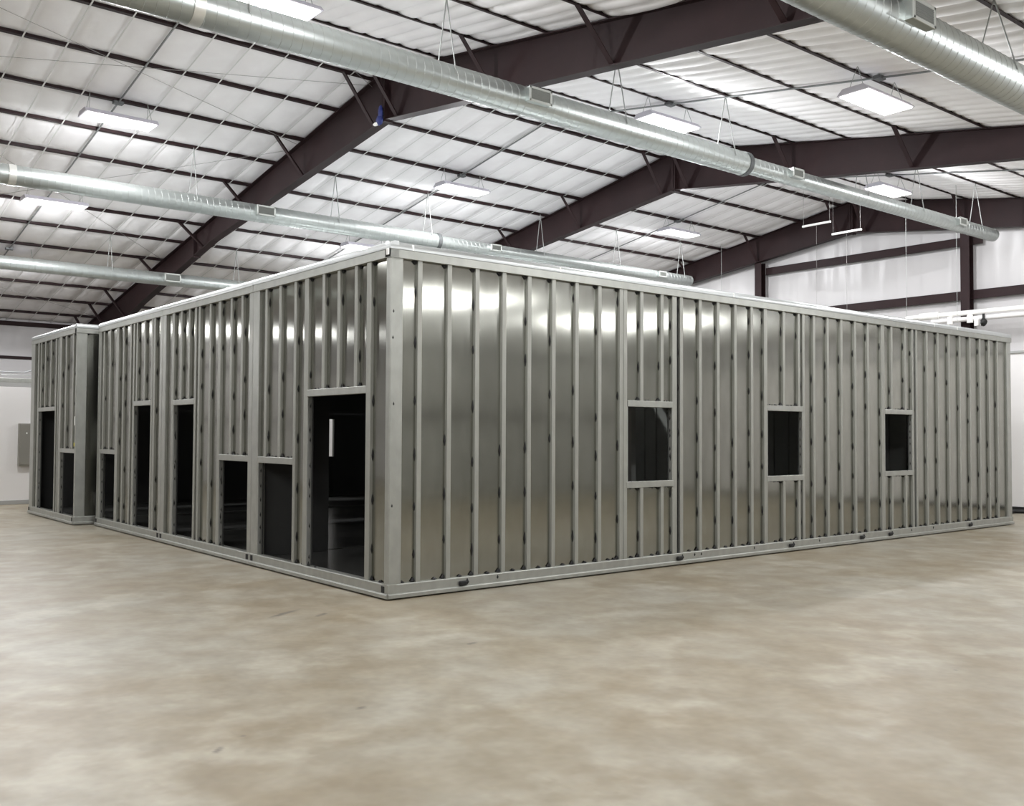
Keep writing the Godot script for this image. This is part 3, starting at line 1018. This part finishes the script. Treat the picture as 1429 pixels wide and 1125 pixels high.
# ==================================================================== conduits and small things
func build_conduits():
	var names := ["grey conduit climbing the far roof slope left of the near rafter frame", "grey conduit climbing the roof between the near and middle rafter frames", "grey conduit climbing the roof between the middle and far rafter frames"]
	for i in 3:
		var x: float = [-0.24, 7.68, 15.35][i]
		var o := node(numbered("conduit", i), Vector3(x, 0, RIDGE_Z))
		meta(o, names[i], "conduit", "conduits feeding the ceiling lights")
		for side in [-1, 1]:
			var lim := 18.3 if side < 0 else 17.6
			put("pipe", rod_mesh(Vector3(0, RIDGE_Y - 0.03, 0), Vector3(0, RIDGE_Y - lim / 6.0 - 0.03, side * lim), 0.017, 8), M.conduit, o)
			for d in ([3.25, 7.6, 12.0] if side < 0 else [3.3, 7.5, 12.2]):
				var y: float = RIDGE_Y - d / 6.0
				slab("junction_box", Vector3(-0.09, y - 0.06, side * d - 0.06), Vector3(0.09, y - 0.005, side * d + 0.06), M.box_grey, o, 0.006)

func thing_rod(called: String, n: int, pts: Array, r: float, mat: Material, label: String, cat: String, group: String):
	var base: Vector3 = pts[0]
	var st := begin()
	for i in pts.size() - 1:
		rod(st, pts[i] - base, pts[i + 1] - base, r, 8)
	var o := put(numbered(called, n), st.commit(), mat, self, base)
	meta(o, label, cat, group)

func build_details():
	# tension rods of the roof bracing
	var rods := [
		[-4.0, -6.55, 3.5, -9.4],
		[-4.0, -9.05, 3.5, -6.55],
		[-4.0, -17.4, 3.5, -9.7],
		[-4.0, -10.0, 3.5, -17.5],
		[-4.0, -18.4, 3.5, -23.6],
		[3.7, -6.6, -4.0, 0.4],
	]
	for i in rods.size():
		var q: Array = rods[i]
		put("brace_rod", rod_mesh(Vector3(q[0], roof_y(q[1]) - 0.02, q[1]), Vector3(q[2], roof_y(q[3]) - 0.02, q[3]), 0.0045, 6), M.rod, get_node("ceiling"))
	# rag at the peak of the near frame
	var rag := node("blue_cloth", Vector3(3.44, 7.64, RIDGE_Z))
	meta(rag, "scrap of blue cloth knotted at the peak of the near rafter frame", "cloth")
	put("knot", lump(Vector3(0.05, 0.1, 0.095), 3), M.blue, rag)
	put("hanging_end", lump(Vector3(0.03, 0.14, 0.075), 5), M.blue, rag, Vector3(0.0, 0.12, 0.03))
	var wb := put("white_wrapper", lump(Vector3(0.04, 0.03, 0.09), 8), M.paper, rag, Vector3(-0.01, -0.05, -0.1))
	wb.set_meta("label", "crumpled white wrapper")
	# electrical panel on the partition
	var ep := node("electrical_panel", Vector3(0.36, 0.99, -18.098))
	meta(ep, "grey electrical panel box on the white partition at the far left", "electrical panel")
	slab("box", Vector3(-0.28, 0, 0), Vector3(0.28, 1.09, 0.14), M.panel_grey, ep, 0.006)
	slab("door", Vector3(-0.25, 0.03, 0.14), Vector3(0.25, 1.06, 0.152), M.panel_grey, ep, 0.005)
	slab("latch", Vector3(-0.12, 0.82, 0.152), Vector3(-0.09, 0.86, 0.168), M.paper, ep, 0.004)
	# wiring along the top of the partition
	thing_rod("cable_run", 0, [Vector3(-2.5, 3.42, -18.15), Vector3(0.2, 3.4, -18.15), Vector3(0.9, 3.62, -18.15), Vector3(2.4, 3.6, -18.15)], 0.014, M.conduit, "thin grey cable run along the top of the white partition", "cable", "")
	thing_rod("cable_run", 1, [Vector3(-2.5, 3.32, -18.2), Vector3(-0.6, 3.33, -18.2), Vector3(2.4, 3.33, -18.2)], 0.01, M.wire, "pale lower cable just over the cap of the partition", "cable", "")
	# white pipes over the far end of the room
	var pa := node("white_pipe", Vector3(18.86, 5.03, -1.0))
	meta(pa, "thick upper white plastic pipe along the far gable wall", "pipe", "white pipes by the gable wall")
	put("pipe", rod_mesh(Vector3(0, 0, -3.2), Vector3(0, 0, 12.0), 0.062, 20), M.pvc, pa)
	put("tee", rod_mesh(Vector3(0, 0, -2.82), Vector3(0, 0, -2.3), 0.095, 20), M.pvc, pa)
	var pb := node("white_pipe_001", Vector3(18.86, 4.87, -1.0))
	meta(pb, "lower greyer white pipe just under the thick one", "pipe", "white pipes by the gable wall")
	put("pipe", rod_mesh(Vector3(0, 0, -2.5), Vector3(0, 0, 12.0), 0.062, 20), M.liner, pb)
	for s in [[-1.98, 0.07], [-1.46, 0.075]]:
		put("drop_fitting", rod_mesh(Vector3(-0.06, 0.085, s[0]), Vector3(-0.06, -0.11, s[0]), s[1], 16), M.pvc, pb)
	put("drop_fitting", rod_mesh(Vector3(-0.04, -0.04, -1.3), Vector3(-0.04, -0.2, -1.3), 0.06, 16), M.pvc, pb)
	put("valve", lump(Vector3(0.07, 0.1, 0.08), 12), M.black, pb, Vector3(-0.1, -0.13, -1.1))
	put("valve_stem", rod_mesh(Vector3(-0.1, -0.1, -1.1), Vector3(-0.1, 0.085, -1.1), 0.03, 8), M.black, pb)
	# suspended bars near the peak of the far frame
	var bars := [[7.33, -5.49, -4.66, "thin white suspended bar in front of the far roof peak, higher of two"], [6.99, -4.62, -3.8, "thin white suspended bar under the far roof peak, lower of two"]]
	for i in bars.size():
		var b: Array = bars[i]
		var o := node(numbered("suspended_bar", i), Vector3(16.0, b[0], (b[1] + b[2]) * 0.5))
		meta(o, b[3], "bar", "suspended bars near the far peak")
		var h: float = (b[2] - b[1]) * 0.5
		slab("bar", Vector3(-0.025, -0.025, -h), Vector3(0.025, 0.025, h), M.pvc, o)
		for sz in [-1, 1]:
			var yt: float = roof_y(o.position.z + sz * (h - 0.03)) - float(b[0])
			put("hanger_rod", rod_mesh(Vector3(0, 0, sz * (h - 0.03)), Vector3(0, yt + 0.03, sz * (h - 0.03)), 0.0035, 6), M.rod, o)
		put("drop_wire", rod_mesh(Vector3(0, -b[0] + 4.06, 0.0), Vector3(0, 0, 0.0), 0.0035, 6), M.rod, o)
	# drop wires in the far bay
	var drops := [[18.5, -10.16, 4.0, "pale drop wire hanging left of the tall gable column"], [17.2, -2.0, 4.3, "thin drop wire hanging before the gable column under the duct end"], [17.4, -3.4, 4.9, "thin drop wire reaching the white pipe fitting"]]
	for i in drops.size():
		var q2: Array = drops[i]
		thing_rod("drop_wire", i, [Vector3(q2[0], roof_y(q2[1]) + 0.03, q2[1]), Vector3(q2[0], q2[2], q2[1])], 0.006, M.wire, q2[3], "wire", "drop wires in the far bay")
	# hose on the floor at the foot of the far wall
	var hose := node("rubber_hose", Vector3(18.6, 0, -1.3))
	meta(hose, "black rubber hose lying at the foot of the far gable wall", "hose")
	var st := begin()
	var last := Vector3(-0.6, 0.045, -0.35)
	for i in 24:
		var t := i / 23.0
		var p := Vector3(-0.6 + 1.2 * t, 0.045, -0.35 + 0.9 * t + 0.12 * sin(t * 9.0))
		if i > 0: rod(st, last, p, 0.045, 8)
		last = p
	put("tube", st.commit(), M.black, hose)
	put("coupling", rod_mesh(Vector3(-0.72, 0.06, -0.38), Vector3(-0.55, 0.06, -0.33), 0.06, 10), M.black, hose)

# an uneven rounded lump
func lump(r: Vector3, seed_: int) -> Mesh:
	var st := begin()
	st.set_smooth_group(0)
	var nu := 14
	var nv := 9
	var f := func(i: int, j: int) -> Vector3:
		var a := TAU * (i % nu) / nu
		var b := PI * j / nv
		var d := Vector3(sin(b) * cos(a), cos(b), sin(b) * sin(a))
		return d * r * (1.0 + 0.35 * noise.get_noise_3d(d.x * 1.7 + seed_ * 9.0, d.y * 1.7, d.z * 1.7))
	for i in nu:
		for j in nv:
			var a: Vector3 = f.call(i, j)
			var b: Vector3 = f.call(i + 1, j)
			var c: Vector3 = f.call(i + 1, j + 1)
			var d: Vector3 = f.call(i, j + 1)
			var hint := a + b + c + d
			if j > 0: 
				for p in tri_o(a, b, c, hint): st.add_vertex(p)
			if j < nv - 1:
				for p in tri_o(a, c, d, hint): st.add_vertex(p)
	st.index()
	st.generate_normals()
	return st.commit()

func tri_o(a: Vector3, b: Vector3, c: Vector3, hint: Vector3) -> Array:
	if (c - a).cross(b - a).dot(hint) < 0: return [a, c, b]
	return [a, b, c]
